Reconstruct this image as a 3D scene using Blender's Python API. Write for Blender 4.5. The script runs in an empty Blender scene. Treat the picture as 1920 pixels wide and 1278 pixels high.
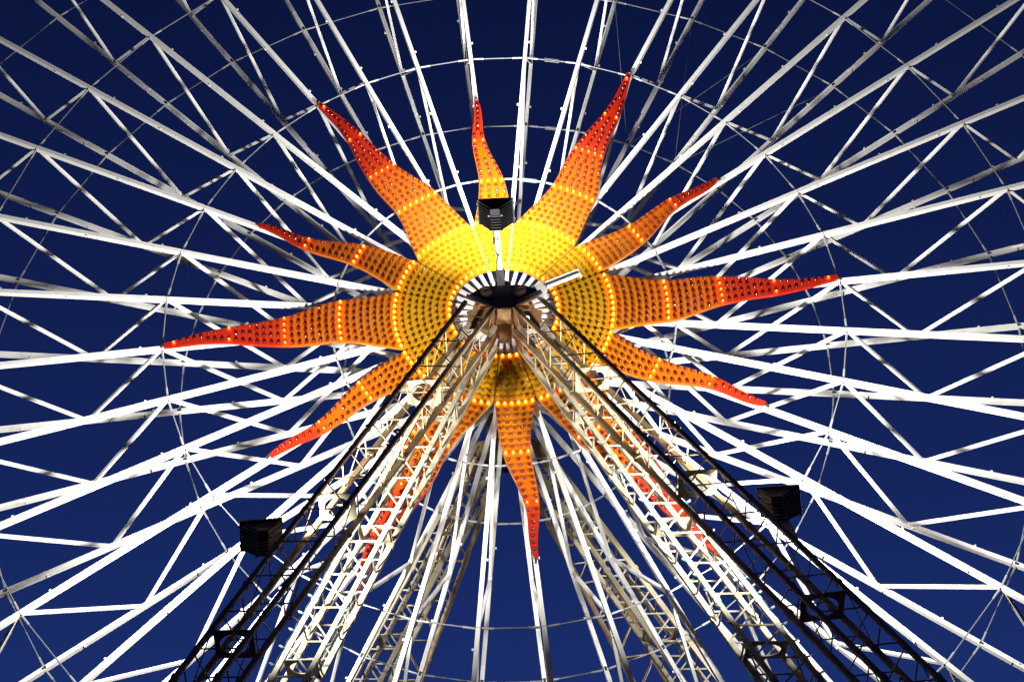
import bpy, math, random
from math import radians as R, sin, cos, pi
from mathutils import Vector, Matrix, Euler
random.seed(7)
S = bpy.context.scene
COL = S.collection
HZ = 26.4                      # hub height above the ground

# ------------------------------------------------------------------ camera
cam = bpy.data.cameras.new('camera')
cam.sensor_width = 36
cam.lens = 3543.6 / 1920 * 36
cam.clip_start = .1
cam.clip_end = 5000
co = bpy.data.objects.new('camera', cam)
COL.objects.link(co)
CAMLOC = Vector((0.587, -36.825, -24.740 + HZ))
co.location = CAMLOC
co.rotation_euler = (R(123.1116), R(0.4449), R(0.9144))
S.camera = co
CAMROT = Euler((R(123.1116), R(0.4449), R(0.9144))).to_matrix()

# ------------------------------------------------------------------ world: late dusk sky
W = bpy.data.worlds.new('World')
S.world = W
W.use_nodes = True
nt = W.node_tree
bg = nt.nodes['Background']
sky = nt.nodes.new('ShaderNodeTexSky')
sky.sky_type = 'NISHITA'
sky.sun_disc = False
sky.sun_elevation = R(-1.5)
sky.sun_rotation = R(0)
sky.altitude = 0
sky.air_density = 1.0
sky.dust_density = 0.2
sky.ozone_density = 5.6
# the zenith is darker than the horizon glow at this hour
wtc = nt.nodes.new('ShaderNodeTexCoord'); wsp = nt.nodes.new('ShaderNodeSeparateXYZ')
wmr = nt.nodes.new('ShaderNodeMapRange'); wmr.inputs[1].default_value = .38; wmr.inputs[2].default_value = .78
wmr.inputs[3].default_value = 1.12; wmr.inputs[4].default_value = .50
wmx = nt.nodes.new('ShaderNodeVectorMath'); wmx.operation = 'SCALE'
nt.links.new(wtc.outputs['Generated'], wsp.inputs[0]); nt.links.new(wsp.outputs['Z'], wmr.inputs[0])
nt.links.new(sky.outputs[0], wmx.inputs[0]); nt.links.new(wmr.outputs[0], wmx.inputs['Scale'])
nt.links.new(wmx.outputs[0], bg.inputs[0])
bg.inputs[1].default_value = 0.36

S.view_settings.view_transform = 'Standard'
S.view_settings.look = 'None'
S.view_settings.exposure = 0
S.view_settings.gamma = 1
S.render.engine = 'CYCLES'
S.cycles.use_denoising = True
S.cycles.filter_width = 1.35
S.cycles.max_bounces = 6
S.cycles.sample_clamp_indirect = 4
FLOOD_W = 2600


# ------------------------------------------------------------------ helpers
def px(p):
    """pixel position in the 1920 wide photograph and distance, used only to rank repeats by size"""
    q = CAMROT.transposed() @ (Vector(p) - CAMLOC)
    d = max(-q.z, .01)
    return 960 + 3543.6 * q.x / d, 639 - 3543.6 * q.y / d, d


def unproject(u, v, y0, z0, s):
    """point of the leg plane y = y0 + s (z - z0), in hub coordinates, seen at u, v"""
    d = CAMROT @ Vector(((u - 960) / 3543.6, -(v - 639) / 3543.6, -1))
    c = CAMLOC - Vector((0, 0, HZ))
    t = (y0 + s * (c.z - z0) - c.y) / (d.y - s * d.z)
    return c + t * d


class MB:
    def __init__(s):
        s.v = []; s.f = []; s.m = []

    def add(s, vs, fs, mi=0):
        o = len(s.v)
        s.v += [tuple(v) for v in vs]
        s.f += [[i + o for i in f] for f in fs]
        s.m += [mi] * len(fs)

    def bar(s, a, b, w, h, side=None, mi=0, ext=0.0):
        """box beam from a to b; w along 'side', h along the other axis"""
        a = Vector(a); b = Vector(b); d = (b - a).normalized()
        a = a - d * ext; b = b + d * ext
        side = Vector(side) if side is not None else (Vector((0, 0, 1)) if abs(d.z) < .9 else Vector((1, 0, 0)))
        e = (side - d * side.dot(d)).normalized(); n = d.cross(e)
        vs = []
        for p in (a, b):
            for i, j in ((-1, -1), (1, -1), (1, 1), (-1, 1)):
                vs.append(p + e * (i * w / 2) + n * (j * h / 2))
        s.add(vs, [(0, 3, 2, 1), (4, 5, 6, 7), (0, 1, 5, 4), (1, 2, 6, 5), (2, 3, 7, 6), (3, 0, 4, 7)], mi)

    def tube(s, a, b, r, n=8, mi=0, r2=None, caps=True):
        a = Vector(a); b = Vector(b); d = (b - a).normalized()
        t = Vector((0, 0, 1)) if abs(d.z) < .9 else Vector((1, 0, 0))
        e = t.cross(d).normalized(); g = d.cross(e)
        r2 = r if r2 is None else r2
        vs = [a + (e * cos(2 * pi * k / n) + g * sin(2 * pi * k / n)) * r for k in range(n)]
        vs += [b + (e * cos(2 * pi * k / n) + g * sin(2 * pi * k / n)) * r2 for k in range(n)]
        fs = [(k, (k + 1) % n, n + (k + 1) % n, n + k) for k in range(n)]
        if caps:
            fs += [tuple(range(n - 1, -1, -1)), tuple(range(n, 2 * n))]
        s.add(vs, fs, mi)

    def poly(s, pts, off, mi=0):
        """flat polygon extruded by the vector off"""
        n = len(pts); off = Vector(off)
        a = [Vector(p) for p in pts]; b = [p + off for p in a]
        fs = [tuple(range(n)), tuple(range(2 * n - 1, n - 1, -1))]
        fs += [(k, n + k, n + (k + 1) % n, (k + 1) % n) for k in range(n)]
        s.add(a + b, fs, mi)

    def dome(s, c, d, r, h, n=8, mi=0, tip=None):
        """bulb cap standing on c along d"""
        c = Vector(c); d = Vector(d).normalized()
        t = Vector((0, 0, 1)) if abs(d.z) < .9 else Vector((1, 0, 0))
        e = t.cross(d).normalized(); g = d.cross(e)
        prof = [(1.0, 0), (1.0, .38), (.86, .68), (.52, .92)]
        vs = []
        for q, z in prof:
            vs += [c + (e * cos(2 * pi * k / n) + g * sin(2 * pi * k / n)) * r * q + d * (h * z) for k in range(n)]
        vs.append(c + d * h)
        fs = []
        for i in range(len(prof) - 1):
            fs += [(i * n + k, i * n + (k + 1) % n, (i + 1) * n + (k + 1) % n, (i + 1) * n + k) for k in range(n)]
        o = (len(prof) - 1) * n
        tf = [(o + k, o + (k + 1) % n, len(vs) - 1) for k in range(n)]
        b0 = len(s.v)
        s.add(vs, fs, mi)
        s.f += [[i + b0 for i in f] for f in tf]
        s.m += [mi if tip is None else tip] * n

    def ring_plate(s, c, ex, ey, nrm, outer, rad, th, n=24, mi=0):
        """plate with a square outline (half size outer) and a round hole"""
        c = Vector(c); ex = Vector(ex); ey = Vector(ey); nrm = Vector(nrm)
        vs = []
        for z in (-th / 2, th / 2):
            for k in range(n):
                a = 2 * pi * (k + .5) / n
                m = max(abs(cos(a)), abs(sin(a)))
                vs.append(c + (ex * cos(a) / m + ey * sin(a) / m) * outer + nrm * z)
            for k in range(n):
                a = 2 * pi * (k + .5) / n
                vs.append(c + (ex * cos(a) + ey * sin(a)) * rad + nrm * z)
        fs = []
        for k in range(n):
            j = (k + 1) % n
            fs += [(k, j, n + j, n + k), (2 * n + k, 3 * n + k, 3 * n + j, 2 * n + j),
                   (k, 2 * n + k, 2 * n + j, j), (n + k, n + j, 3 * n + j, 3 * n + k)]
        s.add(vs, fs, mi)

    def mesh(s, name, mats, smooth=False):
        me = bpy.data.meshes.new(name)
        me.from_pydata(s.v, [], s.f)
        for m in mats: me.materials.append(m)
        me.polygons.foreach_set('material_index', s.m)
        if smooth: me.polygons.foreach_set('use_smooth', [True] * len(s.f))
        me.update()
        return me

    def build(s, name, mats, parent=None, smooth=False, loc=None):
        return link(name, s.mesh(name, mats if isinstance(mats, (list, tuple)) else [mats], smooth), parent, loc)


def link(name, data, parent=None, loc=None, rot=None):
    o = bpy.data.objects.new(name, data)
    COL.objects.link(o)
    if parent: o.parent = parent
    if loc is not None: o.location = loc
    if rot is not None: o.rotation_euler = rot
    return o


def tag(o, label=None, cat=None, group=None, kind=None):
    if label: o['label'] = label
    if cat: o['category'] = cat
    if group: o['group'] = group
    if kind: o['kind'] = kind
    return o


def bsdf(name, col, rough=.5, metal=0.0, **kw):
    m = bpy.data.materials.new(name); m.use_nodes = True
    b = m.node_tree.nodes['Principled BSDF']
    b.inputs['Base Color'].default_value = (*col, 1)
    b.inputs['Roughness'].default_value = rough
    b.inputs['Metallic'].default_value = metal
    for k, v in kw.items(): b.inputs[k].default_value = v
    return m


def worn(name, c1, c2, rough=.45, scale=1.6, lo=.48, hi=.75, bump=.02):
    """paint with dirt clouds and run marks"""
    m = bsdf(name, c1, rough); t = m.node_tree; b = t.nodes['Principled BSDF']
    tc = t.nodes.new('ShaderNodeTexCoord')
    n1 = t.nodes.new('ShaderNodeTexNoise'); n1.inputs['Scale'].default_value = scale
    n1.inputs['Detail'].default_value = 6; n1.inputs['Roughness'].default_value = .65
    t.links.new(tc.outputs['Object'], n1.inputs['Vector'])
    r = t.nodes.new('ShaderNodeValToRGB')
    r.color_ramp.elements[0].position = lo; r.color_ramp.elements[0].color = (*c1, 1)
    r.color_ramp.elements[1].position = hi; r.color_ramp.elements[1].color = (*c2, 1)
    t.links.new(n1.outputs[0], r.inputs[0]); t.links.new(r.outputs[0], b.inputs['Base Color'])
    n2 = t.nodes.new('ShaderNodeTexNoise'); n2.inputs['Scale'].default_value = 30
    t.links.new(tc.outputs['Object'], n2.inputs['Vector'])
    rr = t.nodes.new('ShaderNodeMapRange'); rr.inputs[3].default_value = rough - .12; rr.inputs[4].default_value = rough + .15
    t.links.new(n2.outputs[0], rr.inputs[0]); t.links.new(rr.outputs[0], b.inputs['Roughness'])
    if bump:
        bp = t.nodes.new('ShaderNodeBump'); bp.inputs['Strength'].default_value = .15; bp.inputs['Distance'].default_value = bump
        t.links.new(n2.outputs[0], bp.inputs['Height']); t.links.new(bp.outputs[0], b.inputs['Normal'])
    return m


M_WHITE = worn('white_paint', (.78, .78, .76), (.44, .42, .39), .42, 1.3, .54, .84, 0)
M_CREAM = worn('cream_paint', (.34, .30, .21), (.19, .155, .10), .45, 1.8, .5, .8)
M_TOWER = worn('tower_paint', (.46, .33, .175), (.24, .16, .08), .5, 1.8, .45, .8)  # tan tint stands in for warm light on the splayed legs
M_GALV = bsdf('galvanised_steel', (.27, .28, .30), .45, .5)
M_ROD = bsdf('zinc_sleeve', (.36, .37, .38), .45, .3)
M_DARK = bsdf('dark_steel', (.03, .03, .033), .5, .3)
M_HEAD = worn('dark_grey_paint', (.035, .035, .04), (.015, .015, .015), .5, 3)
M_HOUSING = worn('olive_housing', (.6, .58, .42), (.35, .33, .24), .5, 5)
M_WEB = worn('warm_reflect_brown', (.24, .135, .06), (.12, .065, .03), .55, 3)  # warm light reflected onto the head webs is put into this brown
M_CABLE = bsdf('black_cable', (.015, .015, .015), .6)
M_GLASS = bsdf('clear_bulb_glass', (.7, .74, .74), .05, 0, **{'Transmission Weight': .8})
M_TEAL = bsdf('teal_lamp_holder', (.03, .13, .13), .4)


def emit(name, col, strength):
    m = bpy.data.materials.new(name); m.use_nodes = True; t = m.node_tree
    b = t.nodes['Principled BSDF']
    b.inputs['Base Color'].default_value = (*col, 1); b.inputs['Roughness'].default_value = .2
    b.inputs['Emission Color'].default_value = (*col, 1); b.inputs['Emission Strength'].default_value = strength
    return m


M_LIT = [emit('lit_amber_cap', (1, .12, .003), 6.5), emit('lit_orange_cap', (1, .07, .002), 6), emit('lit_red_cap', (1, .03, .002), 4),
         emit('hot_amber_tip', (1, .50, .08), 6), emit('hot_orange_tip', (1, .38, .05), 6), emit('hot_red_tip', (1, .24, .03), 5)]
M_CAP = [bsdf('amber_cap', (.26, .085, .004), .12, 0, **{'Coat Weight': .6}), bsdf('orange_cap', (.15, .010, .002), .12, 0, **{'Coat Weight': .6}),
         bsdf('red_cap', (.10, .004, .002), .12, 0, **{'Coat Weight': .6})]
M_LED = emit('white_lamp_glow', (.8, .9, 1), 60)
M_FLOODGLASS = emit('flood_glass_glow', (1, .97, .9), 14)

# sun panel: painted bands, yellow at the hub, orange, then red towards the tips
M_SUN = bsdf('painted_sun_panel', (.8, .5, .02), .32, 0, **{'Coat Weight': .3})
t = M_SUN.node_tree
tc = t.nodes.new('ShaderNodeTexCoord')
ln = t.nodes.new('ShaderNodeVectorMath'); ln.operation = 'LENGTH'
sc_ = t.nodes.new('ShaderNodeVectorMath'); sc_.operation = 'MULTIPLY'; sc_.inputs[1].default_value = (1, 0, 1)
t.links.new(tc.outputs['Object'], sc_.inputs[0]); t.links.new(sc_.outputs[0], ln.inputs[0])
nz = t.nodes.new('ShaderNodeTexNoise'); nz.inputs['Scale'].default_value = 2.2; nz.inputs['Detail'].default_value = 5
t.links.new(tc.outputs['Object'], nz.inputs['Vector'])
ma = t.nodes.new('ShaderNodeMath'); ma.operation = 'MULTIPLY_ADD'; ma.inputs[1].default_value = .25
t.links.new(nz.outputs[0], ma.inputs[0]); t.links.new(ln.outputs['Value'], ma.inputs[2])
mr = t.nodes.new('ShaderNodeMapRange'); mr.inputs[1].default_value = 1.1; mr.inputs[2].default_value = 8.1
t.links.new(ma.outputs[0], mr.inputs[0])
rp = t.nodes.new('ShaderNodeValToRGB')
el = rp.color_ramp.elements
el[0].position = 0; el[0].color = (.45, .255, .003, 1)
el[1].position = 1; el[1].color = (.27, .009, .002, 1)
for p, c in ((.19, (.45, .24, .003)), (.25, (.40, .135, .0015)), (.42, (.37, .09, .0012)), (.56, (.36, .068, .001)), (.63, (.31, .018, .002)), (.8, (.28, .011, .002))):
    e = el.new(p); e.color = (*c, 1)
t.links.new(mr.outputs[0], rp.inputs[0])
t.links.new(rp.outputs[0], t.nodes['Principled BSDF'].inputs['Base Color'])

# ------------------------------------------------------------------ ground
gm = worn('dark_paving', (.05, .05, .052), (.03, .03, .03), .8, .4)
g = MB(); g.add([(-1500, -1500, 0), (1500, -1500, 0), (1500, 1500, 0), (-1500, 1500, 0)], [(0, 1, 2, 3)])
tag(g.build('ground', gm), kind='structure')

# ------------------------------------------------------------------ the wheel
PH = 0.80                       # turn of the wheel in degrees
YR = 2.79                       # rear face of the wheel
NS = 36
wheel = link('ferris_wheel', None, loc=(0, 0, HZ))
tag(wheel, 'giant white observation wheel of paired box beam spokes with zigzag bracing', 'ferris wheel')

FN = [3.21, 8.0, 12.79, 17.58]          # bracing nodes on the front chord
RN = [0.75, 5.5, 10.29, 15.09]          # and on the rear chord
RTIP = 18.6


def chord(splices, y, clamp):
    c = MB(); cuts = [.62] + splices + [RTIP]
    for i, (a, b) in enumerate(zip(cuts[:-1], cuts[1:])):
        if i == 0:
            c.bar((a, y, 0), (1.7, y, 0), .13, .082, (0, 1, 0)); a = 1.7
        c.bar((a + .006, y, 0), (b - .006, y, 0), .15 - .004 * (i % 2), .10 - .004 * (i % 2), (0, 1, 0))
        if i:
            c.bar((a - .02, y, 0), (a + .02, y, 0), .13, .10, (0, 1, 0), 1)
            sg = 1 if y < 1 else -1
            c.bar((a - .14, y + sg * .09, 0), (a + .14, y + sg * .09, 0), .06, .02, (0, 1, 0))
    for r in clamp:
        c.bar((r - .05, y, 0), (r + .05, y, 0), .165, .05, (0, 1, 0), 1)
        for s_ in (-1, 1):
            c.tube((r - .03, y - .10, s_ * .035), (r - .03, y + .10, s_ * .035), .012, 6, 2)
    # small lug plates and lamp clips along the beam
    rr = random.Random(3 if y < 1 else 5)
    for k in range(7):
        r = 4.6 + k * 1.9 + rr.uniform(-.4, .4)
        sgn = rr.choice((-1, 1))
        c.bar((r, y - .045, sgn * .059), (r, y - .045, sgn * .10), .05, .03, (1, 0, 0))
    return c.mesh('front_chord' if y < 1 else 'rear_chord', [M_WHITE, M_DARK, M_GALV])


ME_F = chord([4.05, 8.0, 12.79], 0, [])
ME_R = chord([4.05, 8.9, 13.7], YR, [8.05, 12.9])


def strut_ends(k):
    """k-th brace of a spoke: ends in spoke coordinates"""
    if k % 2 == 0:
        return (RN[k // 2], YR - .06, 0), (FN[k // 2], .06, 0)
    return (FN[k // 2], .06, 0), (RN[k // 2 + 1], YR - .06, 0)


def strut_mb(mb, k, mat=None):
    a, b = strut_ends(k)
    a = Vector(a); b = Vector(b)
    if k % 2 == 0: a.x += .05; b.x -= .07
    else: a.x += .07; b.x -= .05
    ia = len(mb.v)
    mb.bar(a, b, .072, .072, (0, 1, 0))
    # foot plate where the brace meets the front chord
    p = b if k % 2 == 0 else a
    mb.bar(p + Vector((-.09, .005, 0)), p + Vector((.09, .005, 0)), .07, .05, (0, 1, 0))
    if mat is not None:
        for i in range(ia, len(mb.v)): mb.v[i] = tuple(mat @ Vector(mb.v[i]))


NK = 7
ME_S = []
for k in range(NK):
    m_ = MB(); strut_mb(m_, k); ME_S.append(m_.mesh('strut', [M_WHITE]))


def inframe_len(p, q, n=12):
    tot = 0; last = None
    for i in range(n + 1):
        u, v, d = px(p.lerp(q, i / n))
        ok = -10 < u < 1930 and -10 < v < 1288
        if last and ok: tot += math.hypot(u - last[0], v - last[1])
        last = (u, v)
    return tot


def srot(a): return Matrix.Rotation(-R(a), 4, 'Y')


cand = []
for i in range(NS):
    A = srot(5 + 10 * i + PH)
    for k in range(NK):
        a, b = strut_ends(k)
        cand.append((inframe_len(A @ Vector(a) + Vector((0, 0, HZ)), A @ Vector(b) + Vector((0, 0, HZ))), i, k))
cand.sort(reverse=True)
own = {(i, k) for _, i, k in cand[:100]}
rest = MB()
for i in range(NS):
    ang = 5 + 10 * i + PH
    sp = link('spoke', None, wheel, rot=(0, -R(ang), 0))
    link('front_chord', ME_F, sp); link('rear_chord', ME_R, sp)
    for k in range(NK):
        if (i, k) in own: link('strut', ME_S[k], sp)
        else: strut_mb(rest, k, srot(ang))
tag(rest.build('strut', M_WHITE, wheel), kind='stuff')

# tie rods between neighbouring spokes
def rod_mb(mb, r, y, a0, a1, turn=False):
    h0 = .10
    p = srot(a0) @ Vector((r, y, 0)); q = srot(a1) @ Vector((r, y, 0))
    d = (q - p).normalized(); L = (q - p).length
    p = p + d * .07; q = q - d * .07
    mb.tube(p, q, .0165, 6)
    mb.tube(p, p + d * .26, .027, 8, 1); mb.tube(q - d * .26, q, .027, 8, 1)
    if turn:
        m = p.lerp(q, .5)
        for s_ in (-1, 1):
            mb.bar(m - d * .17 + Vector((0, 0, s_ * .042)), m + d * .17 + Vector((0, 0, s_ * .042)), .02, .02)
        for s_ in (-1, 1):
            mb.bar(m + d * s_ * .17 - Vector((0, 0, .05)), m + d * s_ * .17 + Vector((0, 0, .05)), .03, .03)


rings = [(4.05, .0), (8.0, .0), (12.79, .0), (8.05, YR), (12.9, YR), (17.58, 0), (17.6, YR), (4.05, YR)]
cand = []
for j, (r, y) in enumerate(rings):
    for i in range(NS):
        p = srot(5 + 10 * i + PH) @ Vector((r, y, 0)) + Vector((0, 0, HZ)); q = srot(15 + 10 * i + PH) @ Vector((r, y, 0)) + Vector((0, 0, HZ))
        cand.append((inframe_len(p, q), j, i))
cand.sort(reverse=True)
rest = MB()
for n_, (_, j, i) in enumerate(cand):
    r, y = rings[j]
    mb = MB() if n_ < 100 else rest
    rod_mb(mb, r, y, 5 + 10 * i + PH, 15 + 10 * i + PH, turn=(i in (7,) ))
    if n_ < 100: mb.build('tie_rod', [M_GALV, M_ROD], wheel)
tag(rest.build('tie_rod', [M_GALV, M_ROD], wheel), kind='stuff')

# cross wires of one rear field, upper right
mb = MB()
for a0, r0, a1, r1 in ((55, 12.9, 65, 8.05), (55, 8.05, 65, 12.9), (65, 8.05, 75, 12.9), (45, 12.9, 55, 8.05)):
    mb.tube(srot(a0 + PH) @ Vector((r0, YR + .08, 0)), srot(a1 + PH) @ Vector((r1, YR + .08, 0)), .010, 6)
mb.build('cross_wire', M_GALV, wheel)

# hub
hub = MB()
hub.tube((0, -.35, 0), (0, YR + .35, 0), .30, 32)
hub.build('hub_drum', M_CREAM, wheel)
for y in (0, YR):
    f = MB()
    f.tube((0, y - .10, 0), (0, y - .08, 0), .74, 48); f.tube((0, y + .08, 0), (0, y + .10, 0), .74, 48)
    for i in range(18):
        a = R(20 * i + PH)
        f.tube((.68 * cos(a), y - .13, .68 * sin(a)), (.68 * cos(a), y + .13, .68 * sin(a)), .02, 6, 1)
    f.build('hub_flange', [M_WEB, M_DARK], wheel)
ax = MB(); ax.tube((0, -1.15, 0), (0, YR + 1.15, 0), .15, 24); ax.build('axle', M_DARK, wheel)

# ------------------------------------------------------------------ the sun on the hub
sun = link('sun_ornament', None, loc=(0, 0, HZ))
tag(sun, 'sun shaped light panel with twelve wavy rays, yellow core and red tips, around hub', 'sun ornament')
LONG = [(1.22, -19, 19), (2.47, -19, 18.9), (2.6, -17.8, 16.9), (2.8, -16.4, 14.2), (3.0, -14.9, 12.2), (3.3, -13.3, 9.3), (3.58, -12.0, 7.2),
        (3.95, -10.8, 5.7), (4.14, -10.0, 5.4), (4.5, -7.6, 5.2), (4.93, -5.4, 4.6), (5.3, -4.3, 3.8), (5.8, -3.35, 2.6), (6.4, -2.8, 1.1),
        (7.0, -1.9, .5), (7.5, -1.0, .55), (7.93, -.25, .6)]
SHORT = [(1.22, -11, 11), (2.47, -11, 11), (2.6, -10.3, 9.8), (2.85, -9.6, 7.6), (3.09, -8.9, 5.9), (3.33, -8.2, 4.6), (3.6, -7.3, 3.5), (4.03, -5.6, 2.7),
         (4.3, -4.2, 2.75), (4.61, -2.6, 2.9), (4.9, -1.5, 2.9), (5.14, -1.0, 2.75), (5.35, -.75, 2.4), (5.57, -.75, 1.9), (5.8, -.9, 1.3),
         (6.2, -.85, .75), (6.47, -.2, .6)]
YF, YB = -.20, -.11


def prof(P, r):
    for (r0, a0, b0), (r1, a1, b1) in zip(P[:-1], P[1:]):
        if r0 <= r <= r1 + 1e-6:
            f = (r - r0) / (r1 - r0)
            return a0 + (a1 - a0) * f, b0 + (b1 - b0) * f
    return P[-1][1:]


def smooth_prof(P, r):
    if r < 2.52 or r > P[-1][0] - .12: return prof(P, r)
    w = .11
    s = [prof(P, min(max(r + d, 2.47), P[-1][0])) for d in (-w, -w / 2, 0, w / 2, w)]
    return sum(q[0] for q in s) / 5, sum(q[1] for q in s) / 5


def panel_mesh(P, name):
    mb = MB(); n = 9
    rs = [1.22 + .125 * k for k in range(10)] + [2.47]
    r = 2.55
    while r < P[-1][0] - .03: rs.append(r); r += .1
    rs.append(P[-1][0])
    F = []; B = []
    for r in rs:
        a, b = smooth_prof(P, r)
        gap = math.degrees((.012 if r < 2.5 else .004) / r)
        a += gap; b -= gap
        F.append([(r * cos(R(a + (b - a) * k / n)), YF, r * sin(R(a + (b - a) * k / n))) for k in range(n + 1)])
        B.append([(x, YB, z) for x, y, z in F[-1]])
    nr = len(rs); q = n + 1
    vs = [p for row in F for p in row] + [p for row in B for p in row]
    o = nr * q; fs = []
    for i in range(nr - 1):
        for k in range(n):
            fs.append((i * q + k, (i + 1) * q + k, (i + 1) * q + k + 1, i * q + k + 1))
            fs.append((o + i * q + k, o + i * q + k + 1, o + (i + 1) * q + k + 1, o + (i + 1) * q + k))
        fs.append((i * q, o + i * q, o + (i + 1) * q, (i + 1) * q))
        fs.append((i * q + n, (i + 1) * q + n, o + (i + 1) * q + n, o + i * q + n))
    for i in (0, nr - 1):
        for k in range(n):
            a = [i * q + k, i * q + k + 1, o + i * q + k + 1, o + i * q + k]
            fs.append(tuple(a if i == 0 else a[::-1]))
    # local z of a spoke frame is clockwise: mirror so that the angle grows counter-clockwise
    mb.add(vs, fs)
    # clips that hold the tip on the spoke
    rt = P[-1][0]
    mb.bar((rt - .02, -.20, .0), (rt + .09, -.13, .0), .05, .05, (0, 0, 1), 1)
    return mb.mesh(name, [M_SUN, M_DARK])


def bulb_spots(P):
    out = []
    k = 0
    while True:
        r = 1.275 + .1605 * k
        if r > P[-1][0] - .12: break
        a, b = smooth_prof(P, r)
        w = R(b - a) * r
        m = .065
        if w > .1:
            if r < 2.5: n = max(2, round(w / .165)); offs = [(i + .5) / n for i in range(n)]
            else:
                n = max(1, int((w - 2 * m) / .158) + 1)
                offs = [.5] if n == 1 else [(m + (w - 2 * m) * i / (n - 1)) / w for i in range(n)]
            for f in offs:
                out.append((k, r, a + (b - a) * f))
        k += 1
    return out


ME_LONG = panel_mesh(LONG, 'ray_panel'); ME_SHORT = panel_mesh(SHORT, 'ray_panel')
SP = {True: bulb_spots(LONG), False: bulb_spots(SHORT)}
cap = {}
for n_, (ms, h) in {'lit': (M_LIT, .075), 'dark': (M_CAP, .075)}.items():
    for z in range(3):
        b_ = MB(); b_.dome((0, 0, 0), (0, -1, 0), .044, h, 10, 0, 1 if n_ == 'lit' else None)
        cap[n_, z] = b_.mesh('lit_bulb' if n_ == 'lit' else 'bulb', [ms[z], ms[z + 3]] if n_ == 'lit' else [ms[z]], True)


def zone(k): return 0 if k <= 8 else (1 if k <= 16 else 2)


spots = []
panels = []
for i in range(12):
    lg = i % 2 == 0
    ang = 5 + 30 * i + PH
    pn = link('ray_panel', ME_LONG if lg else ME_SHORT, sun, rot=(0, -R(ang), 0))
    panels.append(pn)
    for k, r, a in SP[lg]:
        # the panel mesh is written with local z = r sin(angle); rotating by -angle about Y keeps the sense
        p = srot(ang) @ Vector((r * cos(R(a)), YF, r * sin(R(a))))
        u, v, d = px(p + Vector((0, 0, HZ)))
        spots.append((d, i, k, r, a, p))
for kind in ('lit', 'dark'):
    L = sorted([s for s in spots if (s[2] % 8 == 0) == (kind == 'lit')], key=lambda s: s[0])
    for d, i, k, r, a, p in L[:100]:
        link('lit_bulb' if kind == 'lit' else 'bulb', cap[kind, zone(k)], panels[i], loc=(r * cos(R(a)), YF, r * sin(R(a))))
    rest = MB()
    for d, i, k, r, a, p in L[100:]:
        rest.dome(p, (0, -1, 0), .044, .075, 8, zone(k), zone(k) + 3 if kind == 'lit' else None)
    tag(rest.build('lit_bulb' if kind == 'lit' else 'bulb', M_LIT if kind == 'lit' else M_CAP, sun, True), kind='stuff')

# ------------------------------------------------------------------ support towers
def fitline(pts):
    n = len(pts); my = sum(p[1] for p in pts) / n; mx = sum(p[0] for p in pts) / n
    k = sum((p[0] - mx) * (p[1] - my) for p in pts) / sum((p[1] - my) ** 2 for p in pts)
    return lambda y: mx + k * (y - my)


LEGS = {
    'splayed_left': dict(out=[(882.6, 558), (845, 603), (820, 630), (782, 680), (683, 811), (620, 898), (553, 980), (397, 1180), (322, 1276)],
                         inn=[(929.5, 574), (907.6, 600.5), (851, 677), (850, 680), (751.5, 804), (627, 980), (511, 1138), (399, 1278)],
                         plane=(-2.2, -1.2, .45), top=(566, 578), depth=.66, ch=.085, br=.029, panel=1.04, skew=.0, ph0=.35),
    'splayed_right': dict(out=[(1007.8, 553.5), (1044, 586), (1120, 658), (1138, 680), (1228, 763), (1314, 846), (1420, 946), (1452, 980), (1640, 1157), (1769, 1276)],
                          inn=[(959, 572), (1006, 619), (1064, 674), (1066, 680), (1203, 812), (1334.6, 937), (1363, 980), (1640, 1257)],
                          plane=(-2.2, -1.2, .45), top=(556, 574), depth=.66, ch=.085, br=.029, panel=1.04, skew=.10, ph0=.2),
    'upright_left': dict(out=[(672, 980), (560, 1178), (506.5, 1278)], inn=[(885, 692), (803, 840), (735, 980), (732, 980), (569, 1278)],
                         plane=(-1.75, 0, 0), top=(606, 612), depth=.85, ch=.10, br=.044, panel=.82, skew=.0, ph0=.1),
    'upright_right': dict(out=[(1206, 849), (1241, 896), (1294, 960), (1302, 980), (1340, 1015), (1440, 1141), (1538, 1278)],
                          inn=[(1019, 680), (1124, 814), (1239, 980), (1237, 980), (1360, 1143), (1452, 1278)],
                          plane=(-1.75, 0, 0), top=(606, 612), depth=.85, ch=.10, br=.044, panel=.82, skew=.0, ph0=.4),
}
FRONT_CH = {}


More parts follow.
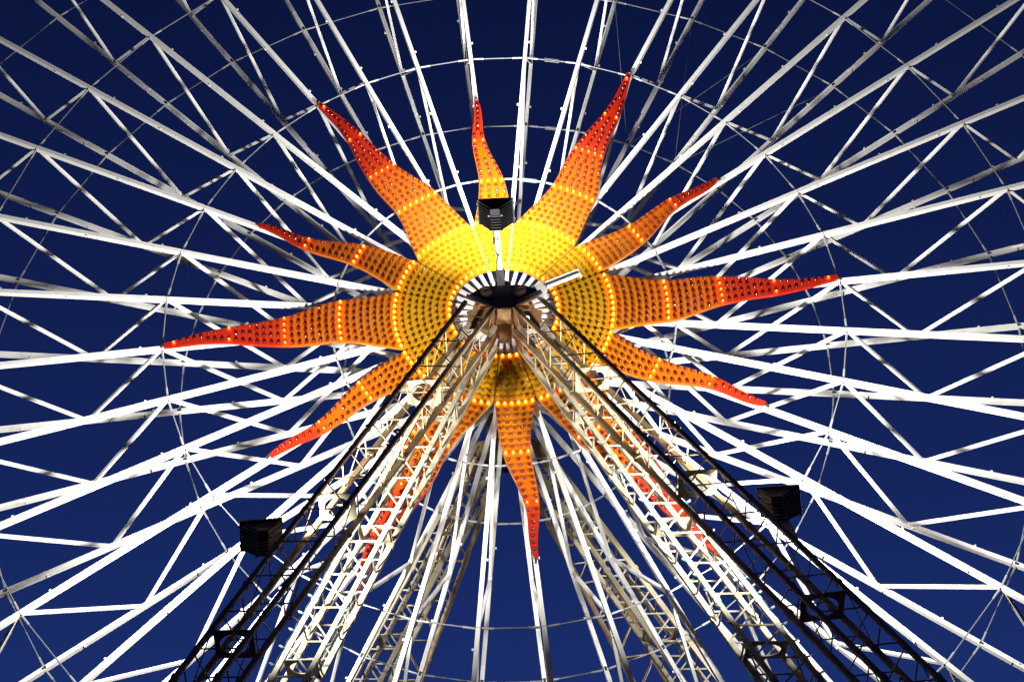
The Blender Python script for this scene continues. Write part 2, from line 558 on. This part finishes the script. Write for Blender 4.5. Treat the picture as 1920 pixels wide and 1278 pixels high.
def leg(parent, spec, mirror, base_z=-HZ + .12):
    def P(v):
        v = Vector(v)
        if mirror: v.y = YR - v.y
        return v + Vector((0, 0, 0))
    lo, li = fitline(spec['out']), fitline(spec['inn'])
    pl = spec['plane']
    to, ti = spec['top']
    o0 = unproject(lo(to), to, *pl); o1 = unproject(lo(1270), 1270, *pl)
    i0 = unproject(li(ti), ti, *pl); i1 = unproject(li(1270), 1270, *pl)
    do = (o1 - o0) / (o0.z - o1.z); di = (i1 - i0) / (i0.z - i1.z)       # per metre of descent
    # below the frame the leg keeps a constant width
    zb = o1.z
    nrm = Vector((0, 1, -pl[2])).normalized() * spec['depth']
    def po(z):
        return o0 + do * (o0.z - z) if z > zb else o1 + (do + di) * .5 * (zb - z)
    def pi_(z):
        return i0 + di * (i0.z - z) if z > zb else unproject(li(1270), 1270, *pl) + di * (i1.z - zb) + (do + di) * .5 * (zb - z)
    lg = link('leg', None, parent)
    zt = max(o0.z, i0.z)
    ch = spec['ch']
    runs = {}
    for nm, f, z0 in (('o', po, o0.z), ('i', pi_, i0.z)):
        for bk in (0, 1):
            off = nrm * bk
            mb = MB()
            a, b, c2 = P(f(z0) + off), P(f(zb) + off), P(f(base_z) + off)
            sd = P(Vector((0, 1, 0))) - P(Vector((0, 0, 0)))
            w = ch * (1.0 if bk == 0 else 1.15)
            # flanged lengths
            nseg = 5; zz = [z0 + (zb - z0) * k / nseg for k in range(nseg + 1)]
            zz += [zb + (base_z - zb) * k / 5 for k in range(1, 6)]
            for q0, q1 in zip(zz[:-1], zz[1:]):
                mb.bar(P(f(q0) + off), P(f(q1) + off), w, w, sd)
                d = (P(f(q1) + off) - P(f(q0) + off)).normalized()
                e = P(f(q1) + off)
                if q1 > base_z + .1: mb.bar(e - d * .045, e + d * .045, w * 1.35, w * 1.35, sd)
            mb.build('chord', spec['mat'], lg)
            runs[nm, bk] = f
    # lattice: rungs and diagonals on the four faces
    u = (do + di) * .5
    dz = spec['panel'] / u.length
    lat = MB(); br = spec['br']
    z = min(o0.z, i0.z) - spec['ph0'] * dz
    k = 0; dia = []
    nodes_dark = []
    while z - dz > base_z:
        sk = spec['skew']
        A = lambda zz: po(zz + sk); Bq = lambda zz: pi_(zz)
        for bk in (0, 1):
            off = nrm * bk
            lat.tube(P(A(z) + off), P(Bq(z) + off), br / 2, 6)
            lat.tube(P(A(z - .12 * dz) + off), P(Bq(z - .93 * dz) + off), br / 2, 6)
        for f in (A, Bq):
            lat.tube(P(f(z - .45 * dz)), P(f(z - .45 * dz) + nrm), br / 2, 6)
            if k % 2 == 0:
                lat.tube(P(f(z - .5 * dz)), P(f(z - 1.4 * dz) + nrm), br / 2 * .8, 6)
        # gusset lugs on the chords
        for f in (A, Bq):
            q = P(f(z - .06 * dz)); s_ = P(Vector((0, 1, 0))) - P(Vector())
            d = P(f(z - .2 * dz)) - P(f(z))
            lat.bar(q - d * .4, q + d * .4, ch * 1.25, ch * 1.06, s_)
        if k % 4 == spec.get('dk', 2):
            zc = z - .5 * dz
            cc = (A(zc) + Bq(zc)) * .5 + nrm * .5
            dia.append((cc, (Bq(zc) - A(zc)) * .5, nrm * .5))
        z -= dz; k += 1
    lat.build('lattice', spec['mat'], lg)
    for cc, ex, ey in dia[:6]:
        mb = MB()
        n_ = ex.cross(ey).normalized()
        r_ = 30
        # plate spanning the section with an elliptical opening
        n = 28; vs = []
        for th in (-.012, .012):
            for q in range(n):
                a = 2 * pi * (q + .5) / n; m = max(abs(cos(a)), abs(sin(a)))
                vs.append(P(cc + ex * (cos(a) / m * .96) + ey * (sin(a) / m * .96) + n_ * th))
            for q in range(n):
                a = 2 * pi * (q + .5) / n
                vs.append(P(cc + ex * cos(a) * .70 + ey * sin(a) * .70 + n_ * th))
        fs = []
        for q in range(n):
            j = (q + 1) % n
            fs += [(q, j, n + j, n + q), (2 * n + q, 3 * n + q, 3 * n + j, 2 * n + j),
                   (q, 2 * n + q, 2 * n + j, j), (n + q, n + j, 3 * n + j, 3 * n + q)]
        mb.add(vs, fs)
        mb.build('diaphragm_plate', M_CREAM, lg)
    ft = MB(); c0 = P((po(base_z) + pi_(base_z)) * .5 + nrm * .5)
    ft.bar((c0.x - .9, c0.y, -HZ + .06), (c0.x + .9, c0.y, -HZ + .06), 1.8, .12, (0, 1, 0))
    ft.build('foot_plate', M_DARK, lg)
    return po, pi_, nrm, dz


def head(tower, mirror):
    def P(x, y, z): return Vector((x, YR - y if mirror else y, z))
    sg = -1 if mirror else 1
    # front plate with two round holes
    pts = [(-.80, -1.03), (-.76, -.95), (-.50, -.77), (-.30, -.73), (.30, -.71), (.48, -.73), (.73, -.84), (.77, -.92), (.16, -1.30), (-.16, -1.30)]
    mb = MB(); mb.poly([P(x + .04, -2.26, z) for x, z in pts], (0, sg * .03, 0))
    for hx in (-.36, .38):
        mb.tube(P(hx + .02, -2.275, -.91), P(hx + .02, -2.30, -.91), .155, 20)
    mb.build('head_plate', M_HEAD, tower)
    for hx in (-.36, .38):
        mb = MB(); mb.tube(P(hx + .02, -2.30, -.91), P(hx + .02, -2.306, -.91), .115, 20)
        mb.build('access_hole', M_WEB, tower)
    for hx in (-.36, .38):
        mb = MB(); a = P(hx - .08, -2.318, -.93); b = P(hx + .12, -2.318, -.88)
        mb.bar(a, b, .03, .02, (0, 0, 1)); mb.build('hole_bar', M_HEAD, tower)
    # box body and webs behind the plate
    mb = MB()
    mb.poly([P(x * .92 + .04, -2.23, z * .98 - .01) for x, z in pts], (0, sg * .06, 0))
    mb.bar(P(.04, -2.17, -1.0), P(.04, -.72, -1.0), .30, .50, (1, 0, 0))
    mb.bar(P(.04, -1.62, -.62), P(.04, -.72, -.62), 1.1, .24, (1, 0, 0))
    for s_ in (-1, 1):
        mb.poly([P(.04 + s_ * .20, -2.10, -1.15), P(.04 + s_ * .20, -.75, -1.15), P(.04 + s_ * .42, -.80, -1.75), P(.04 + s_ * .30, -2.0, -1.45)], (s_ * .02, 0, 0))
        mb.poly([P(.04 + s_ * .24, -1.55, -.80), P(.04 + s_ * .85, -1.55, -.92), P(.04 + s_ * .80, -1.55, -1.45), P(.04 + s_ * .30, -1.55, -1.35)], (0, sg * .02, 0))
        # cheek plates carrying the bearing
        mb.poly([P(.04 + s_ * .28, -1.7, -.52), P(.04 + s_ * .28, -.70, -.52), P(.04 + s_ * .28, -.75, .12), P(.04 + s_ * .28, -1.15, .12)], (s_ * .03, 0, 0))
    mb.build('head_box', M_WEB, tower)
    mb = MB()
    # bevelled edge beams over the tops of the splayed legs
    for s_ in (-1, 1):
        mb.bar(P(.04 + s_ * .83, -2.30, -1.02 if s_ < 0 else -.93), P(.04 + s_ * .15, -2.30, -1.31), .07, .09, (0, 1, 0))
    mb.bar(P(-.13, -2.30, -1.33), P(.21, -2.30, -1.33), .06, .06, (0, 1, 0))
    mb.build('edge_beam', M_HEAD, tower)
    mb = MB()
    mb.tube(P(0, -1.2, -.02), P(0, -.65, -.02), .19, 28)
    mb.bar(P(0, -.95, -.2), P(0, -.95, -.5), .5, .5, (1, 0, 0))
    mb.build('axle_bearing', M_DARK, tower)


def tower(name, label, mirror):
    tw = link(name, None, loc=(0, 0, HZ))
    tag(tw, label, 'support tower', 'lattice towers carrying the wheel axle')
    out = {}
    for nm, sp in LEGS.items():
        s = dict(sp); s['mat'] = M_TOWER if nm.startswith('splayed') else M_CREAM
        out[nm] = leg(tw, s, mirror)
    head(tw, mirror)
    return tw, out


t_front, LG = tower('support_tower', 'four legged lattice tower in front of the wheel, its splayed front legs black', False)
t_rear, _ = tower('support_tower', 'cream lattice tower behind the wheel, seen between the lower spokes', True)

# mast leaning out from the front tower head, it carries the upper floodlight
TOPF = unproject(930, 393, -3.7, 0, 0)
A0 = Vector((-.02, -2.36, -.76)); A1 = TOPF + Vector((0, .02, -.16)); AD = A1 - A0
mb = MB(); mb.bar(A0, A0 + AD * .22, .17, .15, (1, 0, 0)); mb.build('mast_foot', M_HEAD, t_front)
mb = MB(); mb.bar(A0 + AD * .2, A1, .115, .10, (1, 0, 0))
for f in (.45, .68, .88):
    q = A0 + AD * f; mb.tube(q + Vector((0, -.02, -.04)), q + Vector((0, -.05, -.07)), .02, 8, 1)
mb.build('mast', [M_WHITE, M_DARK], t_front)
cb = MB(); last = None
for f, dx in ((.95, -.07), (.72, -.085), (.55, -.09), (.42, -.03), (.30, -.07), (.2, -.06), (.05, .0)):
    p = A0 + AD * f + Vector((dx, -.06, -.05))
    if last: cb.tube(last, p, .010, 6)
    last = p
q = A0 + AD * .60 + Vector((-.085, -.06, -.04)); cb.bar(q, q + AD * .08, .06, .05)
cb.build('mast_cable', M_CABLE, t_front)
# white channel arm sticking out of the head on the right
mb = MB()
a, b = Vector((.98, -2.2, -.72)), Vector((1.72, -2.25, -.42))
d = (b - a).normalized(); up = Vector((-d.z, 0, d.x))
mb.bar(a, b, .012, .11, (0, 1, 0))
for s_ in (-1, 1): mb.bar(a + up * s_ * .058 - Vector((0, .05, 0)), b + up * s_ * .058 - Vector((0, .05, 0)), .11, .014, (0, 1, 0))
mb.bar(b - up * .085 + d * .012, b + up * .085 + d * .012, .13, .02, (0, 1, 0))
mb.poly([(.62, -2.2, -.78), (.80, -2.2, -.62), (1.02, -2.2, -.64), (1.0, -2.2, -.86), (.9, -2.2, -1.08), (.84, -2.2, -1.06)], (0, .03, 0))
mb.build('channel_arm', M_WHITE, t_front)

# ------------------------------------------------------------------ light strings on the upright legs
def light_string(f, off, dz, label, z0, n, side):
    s = link('light_string', None, loc=(0, 0, HZ))
    tag(s, label, 'light string', 'fairy light strings on the upright tower legs')
    cable = MB(); last = None
    for k in range(n):
        z = z0 - k * dz * .5
        p = f(z) + off
        q = f(z - .25 * dz) + off + Vector((side * .04, 0, -.02))
        if last: cable.tube(last[1], p, .008, 5)
        cable.tube(p, q, .008, 5); last = (p, q)
        hd = MB(); dr = Vector((side * .8, -.5, .25)).normalized()
        hd.tube(p, p + dr * .05, .022, 8, 0); hd.tube(p + dr * .05, p + dr * .055, .028, 8, 0)
        h = hd.build('lamp_holder', M_TEAL, s)
        bl = MB(); bl.dome(p + dr * .055, dr, .028, .08, 10); bl.build('bulb', M_GLASS, h, True)
    cable.build('cable', M_CABLE, s)
    return s


for nm, sd in (('left', -1), ('right', 1)):
    po, pi_, nrm, dz = LG['upright_' + nm]
    light_string(po, Vector((sd * .06, -.06, 0)), dz, 'string of unlit clear bulbs in teal holders on outer chord of %s white leg' % nm, -3.2, 20, sd)
    light_string(pi_, Vector((-sd * .06, -.06, 0)), dz, 'string of unlit clear bulbs in teal holders on inner chord of %s white leg' % nm, -2.8, 20, -sd)

# ------------------------------------------------------------------ floodlights
def floodlight(label, loc, aim, roll, foot, energy, spread=156, skin=None):
    skin = skin or M_HOUSING
    aim = Vector(aim).normalized()
    rt = aim.cross(Vector((0, 0, 1))).normalized(); up = rt.cross(aim)
    M = Matrix((rt, aim, up)).transposed().to_4x4() @ Matrix.Rotation(roll, 4, 'Y')
    M.translation = Vector(loc) + Vector((0, 0, HZ))
    o = link('floodlight', None); o.matrix_world = M
    tag(o, label, 'floodlight', 'floodlights aimed at the wheel')
    W2, H2 = .40, .31
    hs = MB()
    # housing: wide front frame, sides falling back to a narrow ridge
    def loft(sec, mi=0):
        vs = []
        for y, w, h, zc in sec:
            vs += [(-w, y, zc - h), (w, y, zc - h), (w, y, zc + h), (-w, y, zc + h)]
        fs = [(0, 1, 2, 3)]
        for i in range(len(sec) - 1):
            for k in range(4):
                j = (k + 1) % 4
                fs.append((4 * i + k, 4 * i + 4 + k, 4 * i + 4 + j, 4 * i + j))
        n = 4 * (len(sec) - 1)
        fs.append((n + 3, n + 2, n + 1, n))
        hs.add(vs, fs, mi)
    loft([(0, W2, H2, 0), (-.05, W2, H2, 0), (-.06, W2 - .03, H2 - .02, 0), (-.36, .11, H2 - .05, 0), (-.40, .09, H2 - .06, 0)])
    hs.m = [1 if i == 0 or i == len(hs.f) - 1 or (i - 1) % 4 in (0, 2) else 0 for i in range(len(hs.f))]
    hs.build('housing', [M_DARK, M_DARK], o)
    fn = MB()
    for k in range(8):
        z = -.25 + .068 * k
        prof_ = [(-W2 + .01, -.06), (-.15, -.39), (-.12, -.44), (.12, -.44), (.15, -.39), (W2 - .01, -.06)]
        fn.poly([(x, y - .025, z) for x, y in prof_], (0, 0, .012))
    fn.build('cooling_fins', skin, o)
    jb = MB()
    jb.bar((-.10, -.40, .20), (.10, -.40, .20), .16, .12, (0, 0, 1))
    jb.bar((-.085, -.40, .115), (.085, -.40, .115), .02, .15, (0, 0, 1))
    jb.build('terminal_box', M_DARK, o)
    for x, y, z in ((-.14, -.45, .12), (.14, -.45, .12), (-.14, -.45, -.26), (.14, -.45, -.26), (W2, -.03, .2), (W2, -.03, -.2), (-W2, -.03, .2), (-W2, -.03, -.2)):
        cl = MB(); cl.bar((x - .02, y, z), (x + .02, y, z), .03, .04, (0, 0, 1))
        cl.build('clip', M_GALV, o)
    gl = MB(); gl.bar((-W2 + .04, .004, 0), (W2 - .04, .004, 0), .006, 2 * H2 - .08, (0, 1, 0)); gl.build('glass', M_FLOODGLASS, o)
    bk = MB(); Mi = M.inverted(); f = Mi @ (Vector(foot) + Vector((0, 0, HZ)))
    s_ = Vector((0, -.22, -H2 + .02))
    d = (f - s_)
    bk.poly([s_ + Vector((-.13, 0, 0)), s_ + Vector((.13, 0, 0)), f + Vector((.06, 0, 0)), f + Vector((-.06, 0, 0))], (0, .03, 0))
    bk.build('bracket', skin, o)
    la = bpy.data.lights.new('flood_lamp', 'AREA'); la.shape = 'RECTANGLE'; la.size = .74; la.size_y = .58
    la.energy = energy; la.color = (1, .97, .91); la.spread = R(spread)
    lo = link('lamp_light', la, o, loc=(0, .03, 0), rot=(R(90), 0, 0))
    return o


def leg_point(u, v): return unproject(u, v, -2.2, -1.2, .45)


pL = leg_point(538, 1010); pR = leg_point(1492, 1010)
floodlight('finned floodlight on the left splayed leg of the front tower', leg_point(487, 1004) + Vector((-.05, .45, .27)), (-.22, .60, .77), R(-14), pL, FLOOD_W)
floodlight('finned floodlight on the right splayed leg of the front tower', leg_point(1463, 940) + Vector((.06, .45, .27)), (.20, .60, .77), R(7), pR, FLOOD_W)
floodlight('black floodlight on the white mast above the hub', TOPF + Vector((0, .1, .05)), (0.02, .42, .91), 0, A1 - Vector((0, 0, .05)), FLOOD_W * .42, 118, M_HEAD)

# ------------------------------------------------------------------ small white lamp under the tower head
o = link('spot_lamp', None); q = unproject(988, 597, -2.35, 0, 0); o.location = q + Vector((0, 0, HZ))
tag(o, 'small bright white lamp glowing just below the tower head', 'lamp')
mb = MB(); mb.dome((0, 0, 0), (0, -1, -.1), .055, .06, 14); mb.build('lens', M_LED, o, True)
mb = MB(); mb.tube((0, .0, 0), (0, .07, .01), .062, 14); mb.bar((0, .05, 0), (.06, .12, -.05), .03, .03); mb.build('lamp_body', M_DARK, o)
